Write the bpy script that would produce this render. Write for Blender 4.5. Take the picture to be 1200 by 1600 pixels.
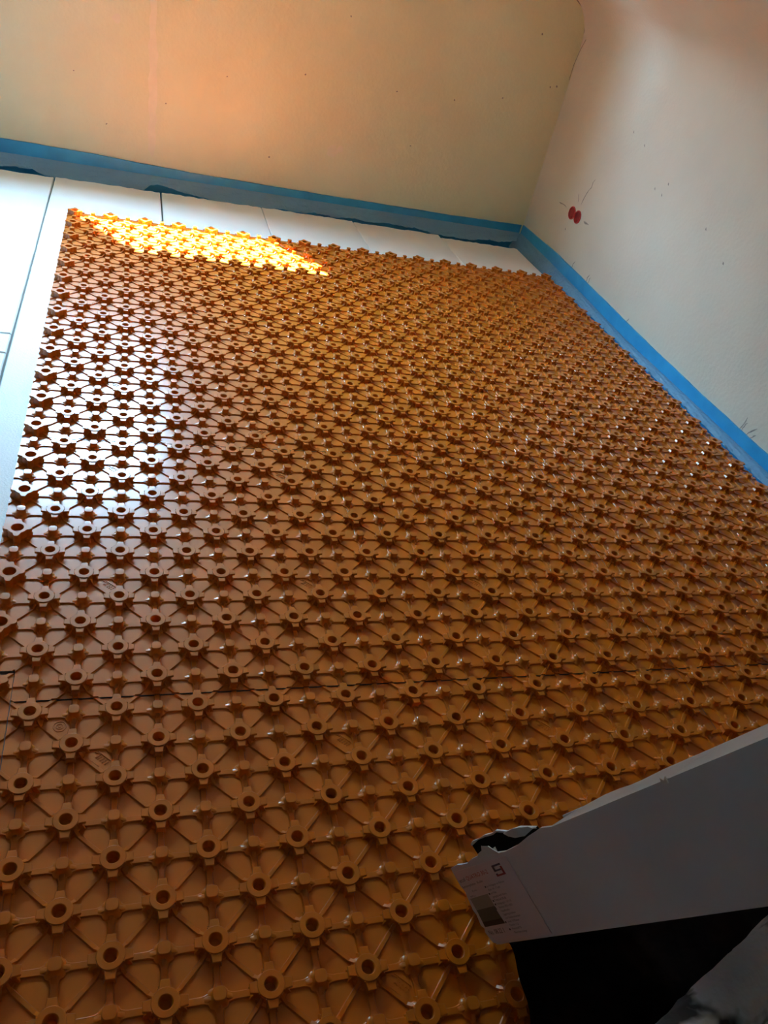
import bpy, bmesh, math, random
from mathutils import Vector, Matrix
from mathutils.geometry import delaunay_2d_cdt

scene = bpy.context.scene
for o in list(bpy.data.objects):
    bpy.data.objects.remove(o)
COL = scene.collection
random.seed(7)

# ----------------------------------------------------------------------------
# scale: one stud pitch is P metres.  lattice coordinates (u, v, z): stud (0,0),
# u to the right wall, v to the back wall, z = 0 at the top of the studs
# ----------------------------------------------------------------------------
P = 0.075
ZS = 0.29           # studs stand this many pitches above the insulation boards
def W(u, v, z=0.0):
    return Vector((u * P, v * P, (z + ZS) * P))

# ------------------------------- camera --------------------------------------
cd = bpy.data.cameras.new('camera')
cam = bpy.data.objects.new('camera', cd)
COL.objects.link(cam)
cd.sensor_fit = 'VERTICAL'
cd.sensor_height = 36.0
cd.lens = 1211.8 / 1600.0 * 36.0
cd.clip_start = 0.02
right = Vector((0.94654093, -0.23993304, 0.21562097))
down = Vector((0.02324929, -0.61593989, -0.78745001))
fwd = Vector((0.32174483, 0.7503667, -0.57743404))
M = Matrix((right, -down, -fwd)).transposed().to_4x4()
M.translation = W(1.9773, -13.2539, 16.5669)
cam.matrix_world = M
scene.camera = cam

# ------------------------------- world / sun ---------------------------------
SKY = 115.0
world = bpy.data.worlds.new('sky')
scene.world = world
world.use_nodes = True
wn = world.node_tree
wn.nodes.clear()
tc = wn.nodes.new('ShaderNodeTexCoord')
sp = wn.nodes.new('ShaderNodeSeparateXYZ')
rp = wn.nodes.new('ShaderNodeValToRGB')
bg = wn.nodes.new('ShaderNodeBackground')
wo = wn.nodes.new('ShaderNodeOutputWorld')
wn.links.new(tc.outputs['Generated'], sp.inputs[0])
wn.links.new(sp.outputs['Z'], rp.inputs[0])
rp.color_ramp.elements[0].position = 0.0
rp.color_ramp.elements[0].color = (0.20, 0.22, 0.20, 1)
rp.color_ramp.elements[1].position = 0.04
rp.color_ramp.elements[1].color = (0.39, 0.70, 1.0, 1)
wn.links.new(rp.outputs[0], bg.inputs[0])
bg.inputs[1].default_value = SKY
wn.links.new(bg.outputs[0], wo.inputs[0])

sd = bpy.data.lights.new('sun', 'SUN')
sd.energy = 265.0
sd.color = (1.0, 0.96, 0.88)
sd.angle = math.radians(0.53)
sun = bpy.data.objects.new('sun', sd)
COL.objects.link(sun)
sdir = Vector((0.708, -1.0, -1.225 * 1.43))
sun.rotation_euler = sdir.to_track_quat('-Z', 'Y').to_euler()
sun.location = (-2, 6, 5)

vs = scene.view_settings
vs.view_transform = 'Standard'
vs.look = 'None'
vs.gamma = 1.0
vs.exposure = 0.0
vs.use_curve_mapping = False
scene.display_settings.display_device = 'sRGB'
scene.cycles.max_bounces = 12
scene.cycles.diffuse_bounces = 8

# ------------------------------- helpers -------------------------------------
def link(o, parent=None):
    COL.objects.link(o)
    if parent is not None:
        o.parent = parent
    return o

def mesh_from(name, verts, faces, mat=None, smooth=None):
    me = bpy.data.meshes.new(name)
    me.from_pydata([tuple(v) for v in verts], [], faces)
    me.validate()
    me.update()
    if mat:
        me.materials.append(mat)
    if smooth is not None:
        me.shade_smooth()
        me.set_sharp_from_angle(angle=math.radians(smooth))
    return me

def obj(name, me, parent=None):
    return link(bpy.data.objects.new(name, me), parent)

def bm_obj(name, bm, mat, parent=None, smooth=None):
    me = bpy.data.meshes.new(name)
    bm.to_mesh(me)
    bm.free()
    if mat:
        me.materials.append(mat)
    if smooth is not None:
        me.shade_smooth()
        me.set_sharp_from_angle(angle=math.radians(smooth))
    return obj(name, me, parent)

def empty(name, loc=(0, 0, 0), parent=None):
    o = bpy.data.objects.new(name, None)
    o.empty_display_size = 0.05
    o.location = loc
    return link(o, parent)

def tag(o, label=None, cat=None, group=None, kind=None):
    if label: o['label'] = label
    if cat: o['category'] = cat
    if group: o['group'] = group
    if kind: o['kind'] = kind
    return o

def add_box(bm, lo, hi, bevel=0.0):
    r = bmesh.ops.create_cube(bm, size=1.0)
    for v in r['verts']:
        v.co = Vector([lo[k] + (v.co[k] + 0.5) * (hi[k] - lo[k]) for k in range(3)])
    if bevel:
        es = list({e for v in r['verts'] for e in v.link_edges})
        bmesh.ops.bevel(bm, geom=es, offset=bevel, segments=2, affect='EDGES')

def smoothstep(a, b, x):
    t = min(1.0, max(0.0, (x - a) / (b - a)))
    return t * t * (3 - 2 * t)

# ------------------------------- materials -----------------------------------
def new_mat(name):
    m = bpy.data.materials.new(name)
    m.use_nodes = True
    nt = m.node_tree
    b = nt.nodes['Principled BSDF']
    return m, nt, b

def noise_mat(name, c1, c2, scale, rough, bump=0.0, bscale=None, detail=6.0, spec=0.5, lo=0.35, hi=0.65, coord='Object', bdist=0.01):
    m, nt, b = new_mat(name)
    t = nt.nodes.new('ShaderNodeTexCoord')
    n = nt.nodes.new('ShaderNodeTexNoise')
    n.inputs['Scale'].default_value = scale
    n.inputs['Detail'].default_value = detail
    nt.links.new(t.outputs[coord], n.inputs['Vector'])
    r = nt.nodes.new('ShaderNodeValToRGB')
    r.color_ramp.elements[0].position = lo
    r.color_ramp.elements[0].color = (*c1, 1)
    r.color_ramp.elements[1].position = hi
    r.color_ramp.elements[1].color = (*c2, 1)
    nt.links.new(n.outputs['Fac'], r.inputs[0])
    nt.links.new(r.outputs[0], b.inputs['Base Color'])
    b.inputs['Roughness'].default_value = rough
    b.inputs['Specular IOR Level'].default_value = spec
    if bump:
        n2 = nt.nodes.new('ShaderNodeTexNoise')
        n2.inputs['Scale'].default_value = bscale or scale * 4
        n2.inputs['Detail'].default_value = 4
        nt.links.new(t.outputs[coord], n2.inputs['Vector'])
        bp = nt.nodes.new('ShaderNodeBump')
        bp.inputs['Strength'].default_value = bump
        bp.inputs['Distance'].default_value = bdist
        nt.links.new(n2.outputs['Fac'], bp.inputs['Height'])
        nt.links.new(bp.outputs[0], b.inputs['Normal'])
    return m

m_plaster = noise_mat('plaster', (0.74, 0.72, 0.47), (0.82, 0.80, 0.54), 2.2, 0.75, 0.15, 60, detail=8, spec=0.3)
m_plaster_r = noise_mat('plaster_pale', (0.60, 0.56, 0.45), (0.67, 0.63, 0.51), 1.6, 0.72, 0.15, 60, detail=8, spec=0.3)
m_blocker = noise_mat('blocker_brown', (0.10, 0.075, 0.055), (0.17, 0.12, 0.085), 5.0, 0.9, 0.3, 40, spec=0.2)
m_grey = noise_mat('grey_basecoat', (0.15, 0.18, 0.21), (0.21, 0.24, 0.27), 3.0, 0.85, 0.2, 40, spec=0.2)
m_ceiling = noise_mat('ceiling_paint', (0.60, 0.56, 0.45), (0.67, 0.63, 0.51), 1.6, 0.72, 0.15, 60, spec=0.3)
m_orange = noise_mat('orange_plastic', (0.53, 0.139, 0.004), (0.57, 0.156, 0.006), 1.2, 0.42, 0.02, 30, spec=0.14, bdist=0.002)
ob_ = m_orange.node_tree.nodes['Principled BSDF']
ob_.inputs['Coat Weight'].default_value = 0.65
ob_.inputs['Coat Roughness'].default_value = 0.20
m_foam = noise_mat('blue_foam', (0.015, 0.28, 0.58), (0.025, 0.34, 0.66), 9.0, 0.38, 0.35, 260, spec=0.5, bdist=0.002)
m_board = noise_mat('white_insulation', (0.74, 0.74, 0.72), (0.80, 0.80, 0.78), 3.0, 0.55, 0.35, 190, spec=0.4, bdist=0.004)
m_concrete = noise_mat('dusty_concrete', (0.10, 0.10, 0.095), (0.18, 0.175, 0.165), 14.0, 0.9, 0.3, 60, spec=0.2)
m_dark = noise_mat('dark_gap', (0.03, 0.028, 0.025), (0.06, 0.055, 0.05), 20.0, 0.9)
m_red = noise_mat('red_plastic', (0.42, 0.012, 0.010), (0.50, 0.018, 0.014), 20.0, 0.4)
m_redin = noise_mat('dark_red_plastic', (0.20, 0.008, 0.008), (0.26, 0.010, 0.009), 20.0, 0.5)
m_scratch = noise_mat('grey_scratch', (0.22, 0.20, 0.17), (0.36, 0.32, 0.27), 60.0, 0.95)
m_card = noise_mat('white_card', (0.70, 0.73, 0.77), (0.76, 0.79, 0.83), 5.0, 0.6, 0.06, 40, spec=0.4)
m_cardin = noise_mat('black_lining', (0.010, 0.010, 0.010), (0.018, 0.017, 0.016), 12.0, 0.9, spec=0.1)
m_torn = noise_mat('torn_paper', (0.66, 0.70, 0.70), (0.76, 0.80, 0.80), 40.0, 0.85)
m_label = noise_mat('printed_paper', (0.76, 0.71, 0.76), (0.80, 0.75, 0.80), 6.0, 0.5)
m_wood = noise_mat('window_paint', (0.7, 0.7, 0.68), (0.75, 0.75, 0.73), 6.0, 0.4)

def flat(name, c, rough=0.6):
    m, nt, b = new_mat(name)
    b.inputs['Base Color'].default_value = (*c, 1)
    b.inputs['Roughness'].default_value = rough
    return m
m_ink = flat('dark_ink', (0.05, 0.05, 0.07))
m_inkred = flat('red_ink', (0.45, 0.05, 0.02))
m_inkgrey = flat('grey_ink', (0.13, 0.11, 0.15))
m_photo1 = flat('photo_pale', (0.36, 0.35, 0.31))
m_photo2 = flat('photo_grey', (0.13, 0.13, 0.11))
m_photo3 = flat('photo_dark', (0.04, 0.04, 0.035))
m_logored = flat('logo_red', (0.33, 0.05, 0.06))
m_logoblue = flat('logo_blue', (0.08, 0.07, 0.13))

# thin plastic film: partly see-through
m_film, nt, b = new_mat('blue_film')
b.inputs['Base Color'].default_value = (0.24, 0.47, 0.66, 1)
b.inputs['Roughness'].default_value = 0.16
t_ = nt.nodes.new('ShaderNodeTexCoord')
n_ = nt.nodes.new('ShaderNodeTexNoise'); n_.inputs['Scale'].default_value = 42; n_.inputs['Detail'].default_value = 5; n_.inputs['Distortion'].default_value = 1.2
nt.links.new(t_.outputs['Object'], n_.inputs['Vector'])
b_ = nt.nodes.new('ShaderNodeBump'); b_.inputs['Strength'].default_value = 0.8; b_.inputs['Distance'].default_value = 0.012
nt.links.new(n_.outputs['Fac'], b_.inputs['Height']); nt.links.new(b_.outputs[0], b.inputs['Normal'])
tr = nt.nodes.new('ShaderNodeBsdfTransparent')
mx = nt.nodes.new('ShaderNodeMixShader')
mx.inputs[0].default_value = 0.62
nt.links.new(tr.outputs[0], mx.inputs[1])
nt.links.new(b.outputs[0], mx.inputs[2])
nt.links.new(mx.outputs[0], nt.nodes['Material Output'].inputs['Surface'])

# mottled cloth
m_cloth, nt, b = new_mat('mottled_cloth')
t = nt.nodes.new('ShaderNodeTexCoord')
n1 = nt.nodes.new('ShaderNodeTexNoise'); n1.inputs['Scale'].default_value = 13; n1.inputs['Detail'].default_value = 3
n2 = nt.nodes.new('ShaderNodeTexNoise'); n2.inputs['Scale'].default_value = 70; n2.inputs['Detail'].default_value = 4
nt.links.new(t.outputs['Object'], n1.inputs['Vector'])
nt.links.new(t.outputs['Object'], n2.inputs['Vector'])
r1 = nt.nodes.new('ShaderNodeValToRGB')
r1.color_ramp.elements[0].position = 0.41; r1.color_ramp.elements[0].color = (0.07, 0.075, 0.08, 1)
r1.color_ramp.elements[1].position = 0.50; r1.color_ramp.elements[1].color = (0.80, 0.86, 0.92, 1)
nt.links.new(n1.outputs['Fac'], r1.inputs[0])
mxc = nt.nodes.new('ShaderNodeMixRGB'); mxc.blend_type = 'MULTIPLY'; mxc.inputs[0].default_value = 0.12
nt.links.new(r1.outputs[0], mxc.inputs[1]); nt.links.new(n2.outputs['Color'], mxc.inputs[2])
nt.links.new(mxc.outputs[0], b.inputs['Base Color'])
b.inputs['Roughness'].default_value = 0.95
bp = nt.nodes.new('ShaderNodeBump'); bp.inputs['Strength'].default_value = 0.6; bp.inputs['Distance'].default_value = 0.006
nt.links.new(n2.outputs['Fac'], bp.inputs['Height']); nt.links.new(bp.outputs[0], b.inputs['Normal'])
m_hem = noise_mat('pale_hem', (0.50, 0.50, 0.50), (0.62, 0.62, 0.62), 30, 0.95, 0.3, 90)
m_redbrown = noise_mat('red_brown_cloth', (0.10, 0.05, 0.04), (0.15, 0.08, 0.06), 20, 0.95, 0.3, 90)

# ----------------------------------------------------------------------------
# SETTING
# ----------------------------------------------------------------------------
XL, XR, YB, YF = -14.0, 32.4, 45.6, -20.0
ZFL = -1.1                                  # top of the bare concrete floor
KNEE = 14.0
SL = 0.56                                   # pitch of the sloping ceiling
def profile():
    """inner outline of the room seen along v, from right wall foot up over the slope"""
    pts = [(XR, ZFL), (XR, KNEE)]
    for k in range(1, 9):                   # rounded plaster cove
        f = k / 8.0
        a = f * (math.pi / 2 - math.atan(SL))
        R = 2.8
        pts.append((XR - R + R * math.cos(a), KNEE + R * math.sin(a)))
    u, z = pts[-1]
    pts.append((u - (35.5 - z) / SL, 35.5))
    pts.append((XL, 35.5))
    return pts
PR = profile()

# floor
bm = bmesh.new()
add_box(bm, W(XL - 2, YF - 2, ZFL - 2), W(XR + 2, YB + 3, ZFL))
# raised screed under the laid panels
floor = bm_obj('floor', bm, m_concrete); tag(floor, kind='structure')

def wall_prism(name, ring, axis_lo, axis_hi, mat):
    """extrude a (u, z) ring along v"""
    bm = bmesh.new()
    a = [bm.verts.new(W(u, axis_lo, z)) for u, z in ring]
    c = [bm.verts.new(W(u, axis_hi, z)) for u, z in ring]
    n = len(ring)
    bm.faces.new(a); bm.faces.new(list(reversed(c)))
    for i in range(n):
        bm.faces.new((a[i], c[i], c[(i + 1) % n], a[(i + 1) % n]))
    bmesh.ops.recalc_face_normals(bm, faces=bm.faces[:])
    return bm

# right wall: straight knee wall
ring = [(XR, ZFL), (XR, KNEE), (XR + 2, KNEE), (XR + 2, ZFL)]
o = bm_obj('wall_right', wall_prism('wall_right', ring, YF, YB + 1.5, m_plaster_r), m_plaster_r); tag(o, kind='structure')
wall_right = o
# ceiling: cove, slope and flat top as one plastered shell
inner = PR[1:]
outer = [(u + (2 if i < 9 else 0), z + 2) for i, (u, z) in enumerate(inner)]
outer[0] = (XR + 2, KNEE)
ring = inner + list(reversed(outer))
o = bm_obj('ceiling', wall_prism('ceiling', ring, YF, YB + 1.5, m_ceiling), m_ceiling, smooth=30); tag(o, kind='structure')
# left wall
ring = [(XL - 2, ZFL), (XL - 2, 37.5), (XL, 37.5), (XL, ZFL)]
o = bm_obj('wall_left', wall_prism('wall_left', ring, YF, YB + 1.5, m_grey), m_grey); tag(o, kind='structure')

# back wall with window opening, clipped to the gable profile
WX0, WX1, WZ0, WZ1, WT = -8.6, 4.4, 15.1, 26.9, 1.5
def slope_z(u):
    for (u0, z0), (u1, z1) in zip(PR[1:], PR[2:]):
        if u1 <= u <= u0:
            return z0 + (z1 - z0) * (u0 - u) / max(1e-6, (u0 - u1))
    return PR[1][1]
bm = bmesh.new()
def gable_piece(pts):
    a = [bm.verts.new(W(u, YB, z)) for u, z in pts]
    c = [bm.verts.new(W(u, YB + WT, z)) for u, z in pts]
    n = len(pts)
    bm.faces.new(a); bm.faces.new(list(reversed(c)))
    for i in range(n):
        bm.faces.new((a[i], c[i], c[(i + 1) % n], a[(i + 1) % n]))
prof = [(u, z) for u, z in PR[1:]]
right_part = [(WX1, ZFL), (XR, ZFL)] + prof
right_part = [q for q in right_part if q[0] >= WX1] + [(WX1, slope_z(WX1))]
gable_piece(right_part)
gable_piece([(XL, ZFL), (WX0, ZFL), (WX0, slope_z(WX0)), (XL, 35.5)])
gable_piece([(WX0, ZFL), (WX1, ZFL), (WX1, WZ0), (WX0, WZ0)])
top = [(WX0, WZ1), (WX1, WZ1), (WX1, slope_z(WX1))] + [q for q in prof if WX0 < q[0] < WX1] + [(WX0, slope_z(WX0))]
gable_piece(top)
bmesh.ops.remove_doubles(bm, verts=bm.verts, dist=1e-5)
bmesh.ops.recalc_face_normals(bm, faces=bm.faces[:])
wall_back = bm_obj('wall_back', bm, m_plaster); tag(wall_back, kind='structure')
# wall behind the camera
bm = bmesh.new()
add_box(bm, W(XL - 2, YF - 2, ZFL), W(XR + 2, YF, 37.5))
o = bm_obj('wall_front', bm, m_grey); tag(o, kind='structure')
# window frame (above the picture), open sash
win = empty('window_1', W((WX0 + WX1) / 2, YB + WT, WZ0)); tag(win, kind='structure')
bm = bmesh.new()
fw = 0.8
for lo, hi in (((WX0 - fw, WZ0 - fw), (WX0, WZ1 + fw)), ((WX1, WZ0 - fw), (WX1 + fw, WZ1 + fw)),
               ((WX0, WZ0 - fw), (WX1, WZ0)), ((WX0, WZ1), (WX1, WZ1 + fw))):
    add_box(bm, W(lo[0], YB + WT, lo[1]) - win.location, W(hi[0], YB + WT + .7, hi[1]) - win.location)
bm_obj('window_frame', bm, m_wood, win)
# unseen block added outside to cut off low sky and darken the foreground
bm = bmesh.new()
add_box(bm, W(-160, YB + 60, -40), W(190, YB + 90, 51))
o = bm_obj('sky_blocker', bm, m_blocker); tag(o, kind='structure')
# light portal for the opening
pl = bpy.data.lights.new('window_portal', 'AREA')
pl.shape = 'RECTANGLE'
pl.size = (WX1 - WX0) * P
pl.size_y = (WZ1 - WZ0) * P
pl.cycles.is_portal = True
po = link(bpy.data.objects.new('window_portal', pl))
po.location = W((WX0 + WX1) / 2, YB + WT + 0.05, (WZ0 + WZ1) / 2)
po.rotation_euler = (math.radians(-90), 0, 0)

# ----------------------------------------------------------------------------
# wall marks: plaster cracks, chases, pits  (thin real relief, children of walls)
# ----------------------------------------------------------------------------
def ribbon(name, pts, wid, mat, parent, normal, lift=0.0006):
    """thin raised strip following points on a wall"""
    vs, fs = [], []
    n = len(pts)
    for i, p in enumerate(pts):
        d = (pts[min(i + 1, n - 1)] - pts[max(i - 1, 0)]).normalized()
        s = d.cross(normal).normalized()
        w = wid * (0.25 if i in (0, n - 1) else 1.0) * random.uniform(0.7, 1.25) * 0.5
        vs += [p + s * w + normal * lift, p - s * w + normal * lift, p + normal * (lift - .002)]
    for i in range(n - 1):
        a = i * 3
        fs += [(a, a + 3, a + 4, a + 1), (a + 1, a + 4, a + 5, a + 2), (a + 2, a + 5, a + 3, a)]
    return obj(name, mesh_from(name, vs, fs, mat), parent)

def jag(p0, p1, n, amp, normal):
    d = p1 - p0
    s = d.normalized().cross(normal)
    return [p0 + d * (i / n) + s * (random.uniform(-amp, amp) if 0 < i < n else 0) for i in range(n + 1)]

NR = Vector((-1, 0, 0)); NB = Vector((0, -1, 0))
# crack in the back right corner, climbing into the cove
cr = [W(32.30, 45.52, 11.6), W(32.30, 45.52, 12.6), W(32.32, 45.3, 13.6), W(32.34, 45.0, 14.3)]
ribbon('plaster_crack', cr, 0.0035, m_scratch, wall_right, NR)
ribbon('plaster_crack', [W(32.31, 45.55, 14.6), W(32.2, 45.55, 15.3), W(31.9, 45.55, 15.85), W(31.35, 45.55, 16.2), W(30.8, 45.55, 16.45)], 0.008, m_scratch, wall_back, NB)
# chases around the socket
XW = XR - 0.01
def RW(v, z): return W(XW + 0.01, v, z)
ribbon('plaster_scratch', jag(RW(41.2, 4.2), RW(39.9, 4.22), 4, 0.004, NR), 0.006, m_scratch, wall_right, NR)
ribbon('plaster_scratch', jag(RW(36.95, 4.17), RW(36.2, 4.19), 3, 0.002, NR), 0.010, m_scratch, wall_right, NR)
ribbon('plaster_scratch', jag(RW(38.1, 4.95), RW(37.4, 6.9), 7, 0.008, NR), 0.006, m_scratch, wall_right, NR)
ribbon('plaster_scratch', jag(RW(38.9, 5.5), RW(38.6, 5.0), 3, 0.006, NR), 0.005, m_scratch, wall_right, NR)
for v, z in ((39.1, 3.0), (35.0, 10.6), (33.3, 10.2), (29.4, 9.0), (30.5, 8.4), (29.6, 8.3), (24.5, 8.0), (22.0, 7.0)):
    ribbon('plaster_scratch', jag(RW(v, z), RW(v - .12, z - .14), 2, 0.002, NR), 0.007, m_scratch, wall_right, NR)
for k, (v, z) in enumerate(((36.4, 1.35), (34.0, 1.3), (33.8, 1.2), (27.9, 1.0), (15.3, .95), (15.1, 1.0), (14.7, .95), (14.4, .85))):
    ribbon('plaster_scratch', jag(RW(v, z - .35), RW(v - random.uniform(.1, .5), z + random.uniform(.1, .5)), 4, 0.006, NR), 0.005, m_scratch, wall_right, NR)
def BW(u, z): return W(u, YB, z)
for u, z, L in ((15.54, 12.37, .10), (13.12, 8.48, .08), (19.66, 8.6, .07), (24.0, 8.84, .10), (11.37, 2.9, .10), (31.5, 11.1, .14), (31.0, 10.95, .12), (29.2, 14.0, .12),
                (4.2, 5.1, .06), (-1.5, 6.0, .06), (8.0, 7.4, .05), (21.5, 5.3, .06), (27.6, 9.6, .08), (.5, 3.2, .05)):
    ribbon('plaster_pit', jag(BW(u, z), BW(u + L * .6, z - L), 2, 0.001, NB), 0.010, m_scratch, wall_back, NB)
m_filler = noise_mat('plaster_filler', (0.78, 0.73, 0.53), (0.82, 0.77, 0.57), 25, 0.8)
def patch(u, z, r, parent):
    vs = []
    for k in range(14):
        a = k / 14 * math.tau
        rr = r * random.uniform(.7, 1.1)
        vs.append(BW(u + rr * math.cos(a), z + rr * math.sin(a)) + NB * .0005)
    c = BW(u, z) + NB * .0012
    obj('plaster_patch', mesh_from('plaster_patch', vs + [c], [(k, (k + 1) % 14, 14) for k in range(14)], m_filler, 60), parent)
for u, z, r in ((1.05, 9.35, .28), (15.87, 3.94, .45), (16.4, 4.2, .25)):
    patch(u, z, r, wall_back)
# a filled vertical chase, slightly paler
ribbon('plaster_chase', jag(BW(3.5, 1.6), BW(3.1, 13.0), 24, 0.006, NB), 0.035, m_filler, wall_back, NB, .0006)

# ----------------------------------------------------------------------------
# INSULATION BOARDS
# ----------------------------------------------------------------------------
def board(u0, v0, u1, v1, label, group='white insulation boards', rough_back=False, dz=0.0):
    """board with slightly uneven rim; top at Z = 0"""
    o = empty('insulation_board', W((u0 + u1) / 2, (v0 + v1) / 2, ZFL))
    T = -ZFL - ZS
    bm = bmesh.new()
    pts = []
    def side(a, c, n, amp, nx, ny):
        for i in range(n):
            f = i / n
            k = random.uniform(-amp, amp) if 0 < i else 0
            pts.append((a[0] + (c[0] - a[0]) * f + nx * k, a[1] + (c[1] - a[1]) * f + ny * k))
    side((u0, v0), (u1, v0), 4, .01, 0, 1)
    side((u1, v0), (u1, v1), 16, .008, 1, 0)
    side((u1, v1), (u0, v1), 22, .11 if rough_back else .015, 0, 1)
    side((u0, v1), (u0, v0), 16, .008, 1, 0)
    L = o.location
    rings = []
    cx, cy = (u0 + u1) / 2, (v0 + v1) / 2
    for z, ins in ((ZFL, 0), (-ZS - .05 + dz, 0), (-ZS + dz, .05)):
        rings.append([bm.verts.new(W(min(max(x, u0 + ins), u1 - ins) if ins else x, min(max(y, v0 + ins), v1 - ins) if ins and not rough_back else (y - (ins if y > cy else -ins) if ins else y), z) - L) for x, y in pts])
    n = len(pts)
    for a, c in zip(rings, rings[1:]):
        for i in range(n):
            bm.faces.new((a[i], a[(i + 1) % n], c[(i + 1) % n], c[i]))
    bm.faces.new(rings[-1]); bm.faces.new(list(reversed(rings[0])))
    me_o = bm_obj('foam_slab', bm, m_board, o)
    tag(o, label, 'insulation board', group)
    return o
G = 0.045
board(XL + .2, 20.75, -2.65 - G, 44.0, 'white insulation board left of the long seam beside the back wall', rough_back=True)
board(XL + .2, 18.95, -2.65 - G, 20.68, 'narrow white insulation strip at the left picture edge between two cross joints')
board(XL + .2, 1.8, -2.65 - G, 18.87, 'white insulation board at left picture edge in front of the narrow strip')
board(-2.65 + G, 1.8, 4.1 - .05, 44.15, 'white insulation board at the back left corner of the orange panels', rough_back=True)
board(4.1 + .05, 1.8, 11.06 - .02, 44.2, 'white insulation board behind the sunlit patch, right of the short dark seam', rough_back=True)
board(11.06 + .02, 1.8, 17.9 - .01, 44.25, 'white insulation board behind the middle of the orange panels', rough_back=True)
board(17.9 + .01, 1.8, 24.8 - .01, 44.0, 'white insulation board behind the right half of the orange panels', rough_back=True)
board(24.8 + .01, 1.8, 31.35, 43.4, 'white insulation board in the back right corner beside the blue strip', rough_back=True)
# front half of the room lies on a raised screed of the same height
bm = bmesh.new()
add_box(bm, W(XL + .2, YF, ZFL), W(XR - .95, 1.75, -ZS - .02))
o = bm_obj('floor', bm, m_concrete); tag(o, kind='structure')

# ----------------------------------------------------------------------------
# STUD PANELS
# ----------------------------------------------------------------------------
H1 = 0.046          # height of the raised web
def arc(cx, cy, r, a0, a1, n):
    return [(cx + r * math.cos(math.radians(a0 + (a1 - a0) * i / n)), cy + r * math.sin(math.radians(a0 + (a1 - a0) * i / n))) for i in range(n + 1)]
def petal(w, r, g, rs):
    """pocket outline between a knob (0,0) and two studs (1,0),(0,1)"""
    pts = arc(w + r, w + r, r, 180, 270, 7)          # rounded corner at the knob
    # along y = w to stud circle
    a_start = 180 - math.degrees(math.asin(w / rs))
    # intersection of stud circle with x + y = 1 - g
    # angle t: cos t + sin t = -g/rs
    t = math.degrees(math.acos(-g / rs / math.sqrt(2))) + 45
    pts += arc(1, 0, rs, a_start, t, 3)
    m = [(y, x) for x, y in reversed(pts[8:])]
    pts += m
    return pts                                         # ccw
RINGS = [(petal(.058, .27, .054, .33), H1), (petal(.064, .266, .060, .335), H1 - .007), (petal(.076, .258, .074, .345), .006), (petal(.087, .25, .085, .355), 0.0)]

def sheet_mesh(name, i0, i1, j0, j1, x0, x1, y0, y1, mat):
    """moulded web with pockets on [x0,x1]x[y0,y1]; lattice cells i0..i1, j0..j1"""
    # one unit square with its two pockets, knob at (0,0)
    def cell():
        outl = RINGS[0][0]
        sq = [(0, 0), (.5, 0), (1, 0), (1, .5), (1, 1), (.5, 1), (0, 1), (0, .5)]
        p2 = [(1 - x, 1 - y) for x, y in outl]
        vin = [Vector(q) for q in sq + outl + p2]
        n = len(outl)
        edges = [(k, (k + 1) % 8) for k in range(8)]
        edges += [(8 + k, 8 + (k + 1) % n) for k in range(n)]
        edges += [(8 + n + k, 8 + n + (k + 1) % n) for k in range(n)]
        r = delaunay_2d_cdt(vin, edges, [], 0, 1e-6)
        V, F = r[0], r[2]
        def inside(pt, poly):
            c = False
            for (xa, ya), (xb, yb) in zip(poly, poly[1:] + poly[:1]):
                if (ya > pt[1]) != (yb > pt[1]) and pt[0] < (xb - xa) * (pt[1] - ya) / (yb - ya) + xa:
                    c = not c
            return c
        vs = [(v.x, v.y, H1) for v in V]
        fs = []
        for f in F:
            c = sum((V[k] for k in f), Vector((0, 0))) / len(f)
            if not (0 <= c.x <= 1 and 0 <= c.y <= 1) or inside(c, outl) or inside(c, p2):
                continue
            fs.append(tuple(f))
        for flip in (0, 1):
            base = []
            for outl_k, z in RINGS:
                s = len(vs)
                vs += [((1 - x, 1 - y, z) if flip else (x, y, z)) for x, y in outl_k]
                base.append(s)
            n = len(RINGS[0][0])
            for a, c in zip(base, base[1:]):
                for k in range(n):
                    k2 = (k + 1) % n
                    fs.append((a + k, a + k2, c + k2, c + k))
            fs.append(tuple(base[-1] + k for k in range(n)))
        return vs, fs
    cv, cf = cell()
    vs, fs = [], []
    for i in range(i0, i1):
        for j in range(j0, j1):
            s = len(vs)
            knob_here = (i + j) % 2 != 0
            for x, y, z in cv:
                if not knob_here:
                    x = 1 - x
                vs.append(((i + x) * P, (j + y) * P, z * P))
            for f in cf:
                fs.append(tuple(s + k for k in (f if knob_here else reversed(f))))
    bm = bmesh.new()
    me = bpy.data.meshes.new(name)
    me.from_pydata(vs, [], fs)
    bm.from_mesh(me)
    bpy.data.meshes.remove(me)
    bmesh.ops.remove_doubles(bm, verts=bm.verts, dist=P * 2e-4)
    for co, no in (((x0 * P, 0, 0), (-1, 0, 0)), ((x1 * P, 0, 0), (1, 0, 0)), ((0, y0 * P, 0), (0, -1, 0)), ((0, y1 * P, 0), (0, 1, 0))):
        bmesh.ops.bisect_plane(bm, geom=bm.verts[:] + bm.edges[:] + bm.faces[:], plane_co=co, plane_no=no, clear_outer=True, dist=1e-7)
    # skirt round the rim
    rim = [e for e in bm.edges if e.is_boundary]
    r = bmesh.ops.extrude_edge_only(bm, edges=rim)
    for v in r['geom']:
        if isinstance(v, bmesh.types.BMVert):
            v.co.z = -0.0001
    bmesh.ops.recalc_face_normals(bm, faces=bm.faces[:])
    me = bpy.data.meshes.new(name)
    bm.to_mesh(me); bm.free()
    me.materials.append(mat)
    me.shade_smooth()
    me.set_sharp_from_angle(angle=math.radians(20))
    return me

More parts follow.
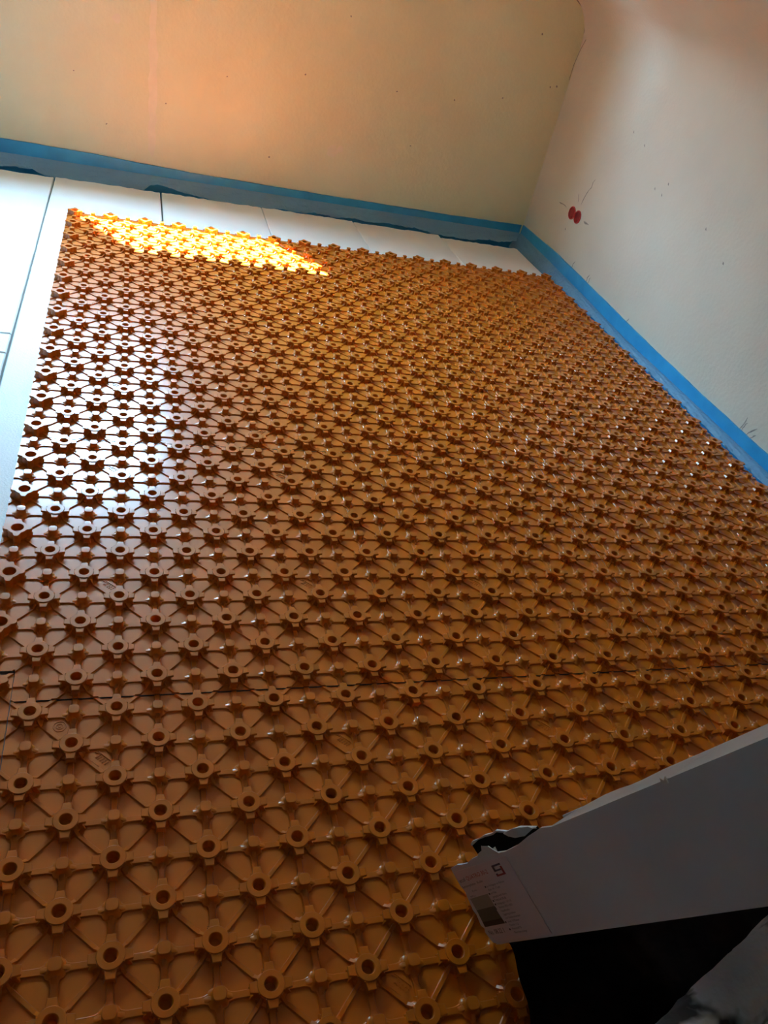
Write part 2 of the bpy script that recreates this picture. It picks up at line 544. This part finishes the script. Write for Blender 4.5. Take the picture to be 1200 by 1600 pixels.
def lathe(bm, prof, n, fn=None):
    """prof: (r, z); fn(theta) scales the radius"""
    rings = []
    for r, z in prof:
        if r < 1e-6:
            rings.append([bm.verts.new((0, 0, z * P))])
            continue
        ring = []
        for k in range(n):
            th = math.tau * k / n
            s = fn(th) if fn else 1.0
            ring.append(bm.verts.new((r * s * math.cos(th) * P, r * s * math.sin(th) * P, z * P)))
        rings.append(ring)
    for a, c in zip(rings, rings[1:]):
        for k in range(n):
            k2 = (k + 1) % n
            if len(c) == 1:
                bm.faces.new((a[k], a[k2], c[0]))
            elif len(a) == 1:
                bm.faces.new((a[0], c[k2], c[k]))
            else:
                bm.faces.new((a[k], a[k2], c[k2], c[k]))
    return rings

def loft4(bm, levels, ang):
    """levels of (z, r_in, r_out, hw_in, hw_out) turned by ang"""
    ca, sa = math.cos(ang), math.sin(ang)
    R = []
    for z, ri, ro, hi, ho in levels:
        R.append([bm.verts.new(((x * ca - y * sa) * P, (x * sa + y * ca) * P, z * P)) for x, y in ((ri, -hi), (ro, -ho), (ro, ho), (ri, hi))])
    for a, c in zip(R, R[1:]):
        for k in range(4):
            bm.faces.new((a[k], a[(k + 1) % 4], c[(k + 1) % 4], c[k]))
    bm.faces.new(R[-1])

ST = .28
def stud_mesh():
    bm = bmesh.new()
    lathe(bm, [(.335, .0), (.33, H1 - .005), (.285, H1 + .02), (.262, .12), (.255, .20), (.274, ST - .045), (.274, ST - .012), (.262, ST), (.150, ST), (.138, ST - .008), (.128, ST - .03), (.112, .03), (0, .03)], 28)
    T = ST - .03
    for q in range(4):
        a = q * math.pi / 2
        loft4(bm, [(.0, .2, .41, .14, .12), (H1, .2, .39, .125, .10), (.11, .2, .345, .11, .085), (.175, .2, .345, .11, .085), (.19, .2, .415, .125, .096), (T - .012, .2, .425, .125, .090), (T, .2, .412, .118, .082), (T + .003, .2, .30, .115, .10)], a)
        for s in (-1, 1):                                     # little nibs on the rim
            loft4(bm, [(ST - .06, .25, .296, .014, .011), (ST - .012, .25, .292, .012, .010)], a + s * math.radians(27))
        # gusset running out into the diagonal rib
        loft4(bm, [(.0, .2, .42, .06, .045), (H1 + .004, .2, .41, .05, .035), (.12, .2, .31, .045, .03), (.145, .2, .28, .035, .02)], a + math.pi / 4)
    return bm
def edge_stud_mesh():
    bm = bmesh.new()
    def fn(th):
        d = (th + math.pi / 4) % (math.pi / 2) - math.pi / 4
        return 1.0 + .44 * math.exp(-(abs(d) / .30) ** 4)
    inner = lambda th: 1.0
    n = 48
    rings = lathe(bm, [(.31, 0), (.30, H1), (.275, .12), (.272, .19), (.290, .205), (.290, ST + .008), (.282, ST + .018)], n, fn)
    def circ(r, z): return [bm.verts.new((r * math.cos(math.tau * k / n) * P, r * math.sin(math.tau * k / n) * P, z * P)) for k in range(n)]
    prev = rings[-1]
    for r, z in ((.185, ST + .018), (.172, ST + .008), (.16, .04)):
        c = circ(r, z)
        for k in range(n):
            bm.faces.new((prev[k], prev[(k + 1) % n], c[(k + 1) % n], c[k]))
        prev = c
    bm.faces.new(prev)
    return bm
def knob_mesh():
    bm = bmesh.new()
    def fn(th):
        c, s = abs(math.cos(th)), abs(math.sin(th))
        return 1.0 / (c ** 3.4 + s ** 3.4) ** (1 / 3.4)
    lathe(bm, [(.215, .0), (.20, H1 - .004), (.165, H1 + .015), (.135, .11), (.116, .17), (.112, .21), (.132, .222), (.132, ST - .014), (.122, ST - .002), (.06, ST), (0, ST)], 24, fn)
    for q in range(4):                                        # flares running onto the webs
        loft4(bm, [(H1 - .01, .08, .34, .10, .05), (H1 + .003, .08, .25, .085, .045), (.10, .08, .135, .06, .035)], q * math.pi / 2)
    return bm
def to_mesh(bm, name, mat, ang):
    me = bpy.data.meshes.new(name)
    bmesh.ops.recalc_face_normals(bm, faces=bm.faces[:])
    bm.to_mesh(me); bm.free()
    me.materials.append(mat)
    me.shade_smooth()
    me.set_sharp_from_angle(angle=math.radians(ang))
    return me
ME_STUD = to_mesh(stud_mesh(), 'stud', m_orange, 32)
ME_EDGE = to_mesh(edge_stud_mesh(), 'edge_stud', m_orange, 32)
ME_KNOB = to_mesh(knob_mesh(), 'knob', m_orange, 40)

def mark_mesh():
    """raised moulded emblem in a pocket: two bars, a chevron and letters-like ticks"""
    bm = bmesh.new()
    def bar(x0, y0, x1, y1, w, h=.018):
        d = Vector((x1 - x0, y1 - y0)); L = d.length; a = math.atan2(d.y, d.x)
        r = bmesh.ops.create_cube(bm, size=1)
        for v in r['verts']:
            x, y = (v.co.x + .5) * L, v.co.y * w
            v.co = Vector(((x0 + x * math.cos(a) - y * math.sin(a)) * P, (y0 + x * math.sin(a) + y * math.cos(a)) * P, (v.co.z + .5) * h * P))
    bar(-.26, .10, -.08, .28, .022)
    bar(-.10, -.22, .24, .12, .022)
    bar(.02, .16, .13, .05, .022)
    bar(.13, .05, .22, .20, .018)
    for k in range(5):
        bar(-.22 + k * .062, -.05 + k * .062, -.17 + k * .062, -.10 + k * .062, .016)
        bar(-.17 + k * .062, -.13 + k * .062, -.125 + k * .062, -.17 + k * .062, .014)
    return bm
ME_MARK = to_mesh(mark_mesh(), 'moulded_mark', m_orange, 30)
def ring_mesh():
    bm = bmesh.new()
    lathe(bm, [(.155, 0), (.152, .012), (.138, .012), (.135, 0)], 28)
    lathe(bm, [(.085, 0), (.082, .012), (.07, .012), (.066, 0)], 20)
    lathe(bm, [(.035, 0), (.03, .012), (0, .012)], 12)
    return bm
ME_RING = to_mesh(ring_mesh(), 'recycling_mark', m_orange, 30)

MARK_SHEETS = {}
def panel(u0, nu, v0, nv, label, left_edge=False, top_edge=False, dz=0.0, tilt=(0, 0), marks=True, left_from=0):
    """panel with stud rows v0..v0+nv-1 and columns u0..u0+nu-1"""
    root = empty('stud_panel', Vector((u0 * P, v0 * P, dz * P)))
    root.rotation_euler = (math.radians(tilt[0]), math.radians(tilt[1]), 0)
    tag(root, label, 'stud panel', 'orange heating stud panels')
    par = (u0 + v0) % 2                       # 0: stud at local (0,0)
    key = (nu, nv, par)
    g = .011
    if key not in MARK_SHEETS:
        # local lattice, parity folded in by shifting one cell when needed
        if par == 0:
            MARK_SHEETS[key] = sheet_mesh('base_sheet', -1, nu, -1, nv, -.5 + g, nu - .5 - g, -.5 + g, nv - .5 - g, m_orange)
        else:
            me = sheet_mesh('base_sheet', 0, nu + 1, -1, nv, .5 + g, nu + .5 - g, -.5 + g, nv - .5 - g, m_orange)
            me.transform(Matrix.Translation((-P, 0, 0)))
            MARK_SHEETS[key] = me
    obj('base_sheet', MARK_SHEETS[key], root)
    def put(me, nm, i, j, z=0.0, rot=0.0):
        o = obj(nm, me, root)
        o.location = (i * P, j * P, z * P)
        o.rotation_euler.z = rot
        return o
    for i in range(nu):
        for j in range(nv):
            if (i + j + par) % 2 == 0:
                put(ME_STUD, 'stud', i, j)
            else:
                put(ME_KNOB, 'knob', i, j)
    def strip(i0, i1, j0, j1, x0, x1, y0, y1):
        if par == 0:
            me = sheet_mesh('overlap_strip', i0, i1, j0, j1, x0, x1, y0, y1, m_orange)
        else:
            me = sheet_mesh('overlap_strip', i0 + 1, i1 + 1, j0, j1, x0 + 1, x1 + 1, y0, y1, m_orange)
            me.transform(Matrix.Translation((-P, 0, 0)))
        obj('overlap_strip', me, root)
    if left_edge:
        strip(-2, 0, left_from - 1, nv + (1 if top_edge else 0), -1.44, -.5 + g, left_from - .5 + g, nv - .5 + (1 if top_edge else 0) - g)
        for j in range(left_from, nv + (1 if top_edge else 0)):
            if (-1 + j + par) % 2 == 0: put(ME_EDGE, 'edge_stud', -1, j)
            else: put(ME_KNOB, 'knob', -1, j)
    if top_edge:
        strip(-1, nu, nv - 1, nv + 1, -.5, nu - .5 - g, nv - .5 - g, nv + .42)
        for i in range(0, nu):
            if (i + nv + par) % 2 == 0: put(ME_EDGE, 'edge_stud', i, nv)
            else: put(ME_KNOB, 'knob', i, nv)
    return root

BANDS = [(-11, 'front'), (1, 'second'), (13, 'third'), (25, 'back')]
words = {
 (0, 'front'): 'orange stud panel at the bottom of the picture, left of the white carton',
 (1, 'front'): 'orange stud panel partly hidden behind the leaning white carton',
 (0, 'second'): 'orange stud panel in the second row, pale window glare on its left edge',
 (1, 'second'): 'orange stud panel in the second row, ending at the right edge of the picture',
 (0, 'third'): 'orange stud panel in the third row, brightest blue-white glare on its left part',
 (1, 'third'): 'orange stud panel in the third row, its right rim along the blue edge strip',
 (0, 'back'): 'orange stud panel in the back row with the bright sunlit patch',
 (1, 'back'): 'orange stud panel in the back row, in the corner by the red sockets',
}
panels = {}
for v0, nm in BANDS:
    for k, (u0, nu) in enumerate(((0, 20), (20, 12))):
        top_e = nm == 'back'
        le = (k == 0 and nm != 'front')
        panels[(k, nm)] = panel(u0, nu, v0, 12, words[(k, nm)], left_edge=le, top_edge=top_e,
              dz={'front': .006, 'second': .040, 'third': .055, 'back': .065}[nm],
              left_from=1 if nm == 'second' else 0)
# left neighbour, cut, its covering row shows at the left picture edge
pC = panel(-6, 6, -11, 12, 'orange stud panel just peeking in at the lower left picture edge', top_edge=True, dz=.003)
# moulded marks in some pockets (children of their panels)
for u, v in ((1.65, -1.35), (7.65, -1.4), (1.65, 4.65), (7.65, 4.65), (13.65, 4.65), (1.65, 10.65), (7.65, 10.65), (13.65, -1.35), (1.65, 16.65), (7.65, 13.65), (13.65, 10.65), (7.65, 22.65), (1.65, -7.35), (7.65, -7.35)):
    nm = 'front' if v < .5 else 'second' if v < 12.5 else 'third'
    pr = panels[(0, nm)]
    o = obj('moulded_mark', ME_MARK, pr)
    bi, bj = math.floor(u), math.floor(v)
    # centre on a pocket beside a knob, upper left of its cell
    if (bi + bj) % 2 == 0:            # knobs at (bi, bj+1) and (bi+1, bj)
        cu, cv, rt = bi + .31, bj + .69, 0
    else:
        cu, cv, rt = bi + .69, bj + .69, math.pi / 2
    o.location = ((cu + .02) * P - pr.location.x, cv * P - pr.location.y, .001 * P)
    o.scale = (.85, .85, 1)
    o.rotation_euler.z = rt
o = obj('recycling_mark', ME_RING, panels[(0, 'front')])
pf = panels[(0, 'front')]
o.location = (.69 * P - pf.location.x, -.31 * P - pf.location.y, .001 * P)

# ----------------------------------------------------------------------------
# BLUE EDGE STRIPS with film skirts
# ----------------------------------------------------------------------------
def lerp_list(tab, x):
    if x <= tab[0][0]: return tab[0][1]
    for (a, fa), (b_, fb) in zip(tab, tab[1:]):
        if x <= b_: return fa + (fb - fa) * (x - a) / (b_ - a)
    return tab[-1][1]
def fold_noise(s, t, seed):
    return (math.sin(s * 1.7 + t * 3.1 + seed) + .6 * math.sin(s * 4.3 - t * 5.2 + seed * 2) + .4 * math.sin(s * 9.1 + t * 8.3 + seed * 3) + .3 * math.sin(s * 17.3 - t * 4 + seed)) / 2.3

def strip_obj(label, s0, s1, n, top_tab, place, skirt, seed):
    """place(s, d, z) -> world point; d = distance from the wall"""
    root = empty('edge_strip', place(s0, 0, ZFL)); tag(root, label, 'edge strip')
    L = root.location
    vs, fs = [], []
    m = 7
    for i in range(n + 1):
        s = s0 + (s1 - s0) * i / n
        zt = lerp_list(top_tab, s) + .02 * fold_noise(s * .8, 0, seed)
        for k in range(m):
            f = k / (m - 1)
            z = ZFL + .02 + (zt - ZFL - .02) * f
            d = .14 + .03 * fold_noise(s * .6, f * 3, seed)
            vs.append(place(s, d, z) - L)
        vs.append(place(s, .03, zt) - L)
        vs.append(place(s, .03, ZFL + .02) - L)
    q = m + 2
    for i in range(n):
        a, c = i * q, (i + 1) * q
        for k in range(q - 1):
            fs.append((a + k, c + k, c + k + 1, a + k + 1))
        fs.append((a + q - 1, c + q - 1, c, a))
    bm = bmesh.new()
    me = mesh_from('t', vs, fs); bm.from_mesh(me); bpy.data.meshes.remove(me)
    bmesh.ops.holes_fill(bm, edges=bm.edges)
    bmesh.ops.recalc_face_normals(bm, faces=bm.faces[:])
    bm_obj('foam_band', bm, m_foam, root, smooth=50)
    # film skirt welded to the band, lying over onto the floor
    vs, fs = [], []
    m = 12
    for i in range(n + 1):
        s = s0 + (s1 - s0) * i / n
        for k in range(m + 1):
            f = k / m
            d, z = skirt(s, f)
            w = smoothstep(0, .25, f)
            d += .040 * w * fold_noise(s * 1.1, f * 4, seed + 1) * (1 - .6 * f)
            z += .045 * w * fold_noise(s * 1.4, f * 6, seed + 2) + .02 * w * math.sin(f * 22 + 2 * fold_noise(s * .35, f, seed)) * (1 - f * .5)
            vs.append(place(s, d, max(z, -1.0)) - L)
    q = m + 1
    for i in range(n):
        for k in range(m):
            fs.append((i * q + k, (i + 1) * q + k, (i + 1) * q + k + 1, i * q + k + 1))
    o = obj('film_skirt', mesh_from('film_skirt', vs, fs, m_film, 180), root)
    return root

top_back = [(-14, 1.25), (-6, 1.23), (-1, 1.19), (6, .96), (15.4, .9), (25.8, .9), (32.4, 1.0)]
def back_skirt(s, f):
    # hangs from mid height of the band and slants out over the gap
    z0 = .40
    zl = lerp_list([(-14, -.20), (-4, -.24), (-2.6, -.55), (2.8, -.5), (3.4, -.12), (4.0, .02), (5.0, -.14), (6, -.30), (9, -.5), (14, -.34), (22, -.24), (26, -.5), (30, -.3), (33, -.1)], s) + .07 * fold_noise(s * 1.3, 0, 6.0)
    d = .16 + ((.60 + .46 * smoothstep(.1, .6, -zl)) + .06 * math.sin(s * .7) + .05 * math.sin(s * 1.9)) * f ** 1.1
    return d, z0 + (zl - z0) * f ** .9
strip_obj('blue foam edge strip along the back wall', XL + .1, XR - .22, 300, top_back, lambda s, d, z: W(s, YB - d, z), back_skirt, 1.3)
top_right = [(-20, .72), (10, .70), (18.5, .68), (25.8, .78), (32.3, .98), (38.9, 1.16), (45.4, 1.04)]
def right_skirt(s, f):
    z0 = lerp_list([(10, .05), (20, .05), (27, .0), (34, .22), (44, .42)], s)
    zl = lerp_list([(10, -.22), (30, -.22), (37, -.24), (38.5, -.6), (45, -.8)], s)
    d = .16 + lerp_list([(0, .60), (36, .60), (38, .62), (45, .66)], s) * f
    bul = .10 * math.sin(f * math.pi)
    return d, z0 + (zl - z0) * f + bul
strip_obj('blue foam edge strip along the right wall', YF, YB - .2, 330, top_right, lambda s, d, z: W(XR - d, s, z), right_skirt, 4.1)

# ----------------------------------------------------------------------------
# RED SOCKET BOXES
# ----------------------------------------------------------------------------
sock = empty('socket_box', W(XR, 38.42, 4.15)); tag(sock, 'double red round flush socket box in the right wall', 'socket box')
for k, v in enumerate((38.88, 37.95)):
    bm = bmesh.new()
    n = 28
    R = .43
    prof = [(R + .02, -.02), (R + .02, .05), (R, .07), (R - .04, .06), (R - .06, .0)]
    rings = lathe(bm, prof, n)
    bm.transform(Matrix.Rotation(math.radians(-90), 4, 'Y'))
    o = bm_obj('box_rim', bm, m_red, sock, smooth=40); o.location = W(XR, v, 4.15) - sock.location
    bm = bmesh.new()
    lathe(bm, [(R - .055, .0), (R - .055, .03), (R - .09, .045), (0, .05)], n)
    for a in (40, 220):
        loft4(bm, [(.045, .26, .32, .03, .03), (.075, .265, .315, .025, .025)], math.radians(a))
    bm.transform(Matrix.Rotation(math.radians(-90), 4, 'Y'))
    o = bm_obj('box_cover', bm, m_redin, sock, smooth=40); o.location = W(XR, v, 4.15) - sock.location
bm = bmesh.new()
add_box(bm, W(XR - .06, 38.34, 4.02) - sock.location, W(XR + .02, 38.50, 4.28) - sock.location, .0008)
bm_obj('box_bridge', bm, m_redin, sock)

# ----------------------------------------------------------------------------
# LEANING CARTON
# ----------------------------------------------------------------------------
cP1 = Vector((9.272, -5.513, 0.605)) + Vector((-7.98, -6.24, 16.5)) * .016
ca_ = Vector((-0.0416, -0.3629, 0.9309)).normalized()
cb_ = Vector((0.3923, -0.8628, -0.3188)).normalized()
cn_ = Vector((0.9189, 0.3519, 0.1783)).normalized()
cq_ = cn_ + cb_ * .128
CW = 1.742
def CB(al, be, ta=0.0):
    p = cP1 + ca_ * al + cb_ * be + cq_ * ta
    return W(*p)
carton = empty('carton', CB(0, CW, 0)); tag(carton, 'long white cardboard carton with torn lower end leaning at lower right', 'carton')
CL = carton.location.copy()
LEN = 14.5
def plate(name, outer, thick, mat, parent=carton, back=None, sm=None):
    """outer: list of (al,be,ta); thickness along +q"""
    n = len(outer)
    th = cn_ * thick * P
    fr = [CB(*p) - CL for p in outer]
    bk = [v + th for v in fr]
    bm = bmesh.new()
    a = [bm.verts.new(v) for v in fr]; c = [bm.verts.new(v) for v in bk]
    bm.faces.new(a); f2 = bm.faces.new(list(reversed(c)))
    for i in range(n):
        bm.faces.new((a[i], c[i], c[(i + 1) % n], a[(i + 1) % n]))
    bmesh.ops.triangulate(bm, faces=[f for f in bm.faces if len(f.verts) > 4])
    bmesh.ops.recalc_face_normals(bm, faces=bm.faces[:])
    return bm_obj(name, bm, mat, parent)

TH = .045
face = [(-.3, 0), (.15, -.02), (.41, .01), (.75, .03), (1.05, -.01), (1.43, -.02), (1.66, -.03), (1.9, -.02), (2.12, -.09), (2.25, -.03), (2.40, -.05), (2.38, .05), (2.78, .09), (3.41, .07), (3.99, .0), (4.26, -.02), (4.6, -.05), (5.0, 0), (8.42, 0), (8.49, .04), (8.56, 0), (LEN, 0),
        (LEN, CW), (5.8, CW), (.46, CW), (.1, CW + .01), (-.07, CW), (-.25, 1.70), (-.32, 1.65), (-.41, 1.45), (-.32, 1.38), (-.43, 1.31), (-.33, 1.07), (-.38, .95), (-.23, .56), (-.30, .42), (-.31, .29)]
plate('front_panel', [(x, y, 0) for x, y in face], TH, m_card)
plate('inner_lining', [(x, min(y + .005, CW), TH + .01) for x, y in face], .01, m_cardin)
# upper narrow side with torn mouth, rounded fold
def sidequad(name, segs, mat, be_fn):
    bm = bmesh.new()
    rows = []
    for al, t0, t1 in segs:
        row = []
        for k in range(7):
            f = k / 6
            ta = t0 + (t1 - t0) * f
            row.append(bm.verts.new(CB(al, be_fn(al, f), ta) - CL))
        rows.append(row)
    for r0, r1 in zip(rows, rows[1:]):
        for k in range(6):
            bm.faces.new((r0[k], r0[k + 1], r1[k + 1], r1[k]))
    geo = bmesh.ops.solidify(bm, geom=bm.faces[:], thickness=TH * P)
    bmesh.ops.recalc_face_normals(bm, faces=bm.faces[:])
    return bm_obj(name, bm, mat, carton, smooth=40)
segs = [(4.35, .9, 3.0), (4.6, .2, 3.0), (4.9, .02, 3.0), (6.5, .0, 3.0), (8.38, .0, 3.0), (8.44, .0, 3.0), (8.48, .25, 3.0), (8.54, .0, 3.0), (10, 0, 3.0), (LEN, 0, 3.0)]
sidequad('upper_side', segs, m_card, lambda al, f: -.06 * math.sin(math.pi * min(1, f * 1.5)) * (1 if f < .66 else 0))
segs = [(-.2, 0, 3.0), (3, 0, 3.0), (8, 0, 3.0), (LEN, 0, 3.0)]
sidequad('lower_side', segs, m_card, lambda al, f: CW + .02 * math.sin(math.pi * f))
plate('rear_panel', [(-.1, .05, 3.0), (LEN, .0, 3.0), (LEN, CW, 3.0), (-.2, CW, 3.0)], TH, m_card)
# flap folded into the torn mouth: black inside, pale torn rim
rim = [(-.62, -.27), (-.45, -.31), (-.1, -.30), (.3, -.32), (.75, -.29), (1.0, -.31), (1.45, -.20), (2.1, -.18), (2.75, -.05)]
plate('torn_flap', [(x, y, .85) for x, y in rim] + [(2.9, .5, .85), (2.6, 1.6, .85), (-.3, 1.6, .85), (-.55, .4, .85)], TH, m_cardin)
for i in range(len(rim) - 1):
    pass
plate('torn_rim', [(x, y, .84) for x, y in rim] + [(x, y + .035 + .02 * math.sin(x * 9), .84) for x, y in reversed(rim)], TH * 1.2, m_torn)
plate('paper_scrap', [(1.35, -.19, .80), (1.9, -.20, .80), (2.55, -.12, .80), (2.7, -.05, .80), (2.2, .02, .80), (1.75, -.02, .80), (1.5, -.10, .80)], .02, m_torn)
plate('paper_scrap', [(1.45, .03, -.02), (1.60, -.06, -.02), (1.85, -.09, -.02), (1.95, -.17, -.02), (2.05, -.10, -.02), (2.25, -.12, -.02), (2.38, -.02, -.02), (2.55, .08, -.02), (2.3, .05, -.02), (1.9, .01, -.02)], .015, m_torn)
plate('paper_scrap', [(8.40, .02, -.03), (8.43, -.05, -.03), (8.48, .0, -.03), (8.55, -.04, -.03), (8.52, .05, -.03)], .02, m_torn)

# printed label on the front panel
label = plate('printed_label', [(-.20, .10, -.012), (2.72, .16, -.012), (2.72, 1.69, -.012), (-.02, 1.69, -.012), (-.30, 1.31, -.012), (-.2, .7, -.012)], .010, m_label)
def ink(name, poly, mat, lift=.016):
    return plate(name, [(x, y, -lift) for x, y in poly], .003, mat, label)
def text(s, al, be, size, mat, stretch=1.8, lift=.018):
    cu = bpy.data.curves.new('lettering', 'FONT')
    cu.body = s; cu.size = 1.0; cu.resolution_u = 2
    ob = bpy.data.objects.new('lettering', cu)
    COL.objects.link(ob)
    bpy.context.view_layer.update()
    dg = bpy.context.evaluated_depsgraph_get()
    me = bpy.data.meshes.new_from_object(ob.evaluated_get(dg))
    bpy.data.objects.remove(ob)
    me.materials.clear(); me.materials.append(mat)
    for v in me.vertices:
        v.co = CB(al + v.co.x * size * stretch, be - v.co.y * size, -lift) - CL
    me.update()
    return obj('lettering', me, label)
text('ecol', -.17, .35, .125, m_ink, 1.75)
text('QUATRO 30-2', .27, .35, .125, m_inkred, 1.62)
text('Systemplatte  Rolle', -.2, .475, .07, m_inkgrey, 2.3)
text('30 mm', .2, .60, .05, m_inkgrey, 2.0)
text('DES 2.0', -.05, .70, .05, m_inkgrey, 2.0)
for k, s in enumerate(('zur Verlegung von Rohren', 'Rohr 14 - 17 mm', 'mit Folie', 'geeignet nach Norm', 'Trittschall 28 dB', 'Verlegung 5 / 10 / 15', 'Format 1450 x 850', 'Stapelhoehe', 'Lagerung trocken', 'vor Sonne schuetzen', 'Inhalt 10 Platten', 'Flaeche 11,2', 'Werkstoff PS', 'Oberseite orange')):
    text(s, 1.08 + .004 * k, .60 + k * .075, .062, m_inkgrey, 1.45)
    if k in (0, 2, 4, 5, 10, 12):
        ink('bullet', [(.98, .565 + k * .075), (1.04, .565 + k * .075), (1.04, .60 + k * .075), (.98, .60 + k * .075)], m_ink)
text('No. 08.22 1', -.17, 1.525, .145, m_ink, 1.30)
ink('photo_block', [(-.14, .72), (.92, .72), (.92, .98), (-.14, .98)], m_photo1)
ink('photo_block', [(-.14, .98), (.92, .98), (.95, 1.06), (-.14, 1.06)], m_photo2)
ink('photo_block', [(-.15, 1.06), (.90, 1.06), (.92, 1.24), (-.18, 1.24)], m_photo2)
ink('photo_block', [(-.18, 1.24), (.92, 1.24), (.95, 1.35), (-.2, 1.35)], m_photo3)
# square emblem: interlocking S
for poly, mt in (([(1.86, .24), (2.30, .24), (2.30, .275), (1.86, .275)], m_logoblue), ([(1.86, .275), (1.95, .275), (1.95, .37), (1.86, .37)], m_logoblue),
                 ([(1.86, .34), (2.21, .34), (2.21, .372), (1.86, .372)], m_logoblue), ([(1.86, .41), (1.95, .41), (1.95, .47), (1.86, .47)], m_logoblue),
                 ([(1.86, .435), (2.25, .435), (2.25, .47), (1.86, .47)], m_logored), ([(2.22, .30), (2.31, .30), (2.31, .47), (2.22, .47)], m_logored)):
    ink('emblem', poly, mt)

# ----------------------------------------------------------------------------
# STAINED BUNDLE in the lower right corner
# ----------------------------------------------------------------------------
def tube(name, pts, radii, mat, parent, n=28, amp=.0, seed=0):
    vs, fs = [], []
    for i, (p, r) in enumerate(zip(pts, radii)):
        d = (pts[min(i + 1, len(pts) - 1)] - pts[max(i - 1, 0)]).normalized()
        s = d.cross(Vector((0, 0, 1))).normalized(); t_ = s.cross(d).normalized()
        for k in range(n):
            a = math.tau * k / n
            rr = r * (1 + amp * fold_noise(i * .45, k * .5, seed))
            vs.append(p + (s * math.cos(a) + t_ * math.sin(a)) * rr)
    for i in range(len(pts) - 1):
        for k in range(n):
            fs.append((i * n + k, i * n + (k + 1) % n, (i + 1) * n + (k + 1) % n, (i + 1) * n + k))
    fs.append(tuple(reversed(range(n)))); fs.append(tuple((len(pts) - 1) * n + k for k in range(n)))
    return obj(name, mesh_from(name, vs, fs, mat, 60), parent)
bund = empty('cloth_bundle', W(11.5, -11, -ZS)); tag(bund, 'mottled grey-blue cloth bundle with dark stains in the bottom right corner', 'cloth')
BL = bund.location.copy()
def line(p0, p1, n): return [p0 + (p1 - p0) * (i / n) - BL for i in range(n + 1)]
ax_ = Vector((.934, .357, 0)); nx_ = Vector((.357, -.934, 0))
def axis(off, z, t0, t1, n=30):
    o = Vector((9.55, -10.31, z)) + nx_ * off
    return [W(*(o + ax_ * (t0 + (t1 - t0) * i / n) + Vector((0, 0, .10 * math.sin(i * .9))))) - BL for i in range(n + 1)]
tube('stained_cloth', axis(.46, 5.0, -4, 7, 44), [.46 * P] * 45, m_cloth, bund, amp=.10, seed=2)
tube('pale_hem', axis(1.02, 5.0, -4, 7), [.17 * P] * 31, m_hem, bund, amp=.06, seed=5)
tube('lower_fold', axis(1.95, 4.8, -4, 7), [.85 * P] * 31, m_redbrown, bund, amp=.04, seed=3)
bm = bmesh.new()
c0 = [Vector((9.55, -10.31, 0)) + nx_ * o_ + ax_ * t_ for o_, t_ in ((.35, 1.2), (2.6, .9), (2.6, 7), (.35, 7))]
lo = [bm.verts.new(W(c.x, c.y, .7) - BL) for c in c0]; hi = [bm.verts.new(W(c.x, c.y, 4.7) - BL) for c in c0]
bm.faces.new(lo); bm.faces.new(hi)
for i in range(4): bm.faces.new((lo[i], lo[(i + 1) % 4], hi[(i + 1) % 4], hi[i]))
bmesh.ops.recalc_face_normals(bm, faces=bm.faces[:])
bm_obj('cloth_base', bm, m_redbrown, bund)

# near-black sheet added for the deep floor shade between carton and bundle
m_black = noise_mat('shade_sheet', (0.004, 0.003, 0.003), (0.010, 0.007, 0.006), 14, 1.0, 0.4, 60, spec=0.0)
shade_root = empty('shade_sheet', W(13, -9, 0)); tag(shade_root, 'near-black sheet standing in for deep shade on the studs under the white carton', 'cloth')
HL = shade_root.location.copy()
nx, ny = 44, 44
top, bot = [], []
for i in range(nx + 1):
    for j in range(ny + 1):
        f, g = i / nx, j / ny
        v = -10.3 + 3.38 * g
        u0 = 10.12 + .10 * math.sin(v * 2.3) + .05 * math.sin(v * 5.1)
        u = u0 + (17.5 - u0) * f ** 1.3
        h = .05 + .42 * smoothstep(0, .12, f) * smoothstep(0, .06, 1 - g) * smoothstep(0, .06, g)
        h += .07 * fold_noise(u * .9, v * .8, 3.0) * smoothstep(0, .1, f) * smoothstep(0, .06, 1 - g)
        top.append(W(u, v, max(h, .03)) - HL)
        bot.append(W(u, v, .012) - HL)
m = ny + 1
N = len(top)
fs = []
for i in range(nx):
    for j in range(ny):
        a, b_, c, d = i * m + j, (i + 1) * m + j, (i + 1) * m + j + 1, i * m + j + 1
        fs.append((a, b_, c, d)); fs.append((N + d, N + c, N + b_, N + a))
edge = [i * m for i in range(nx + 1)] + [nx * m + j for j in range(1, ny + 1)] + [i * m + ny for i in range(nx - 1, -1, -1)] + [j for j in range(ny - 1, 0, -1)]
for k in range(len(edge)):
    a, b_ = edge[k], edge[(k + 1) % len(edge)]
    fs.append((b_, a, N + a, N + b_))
obj('shade_surface', mesh_from('shade_surface', top + bot, fs, m_black, 50), shade_root)
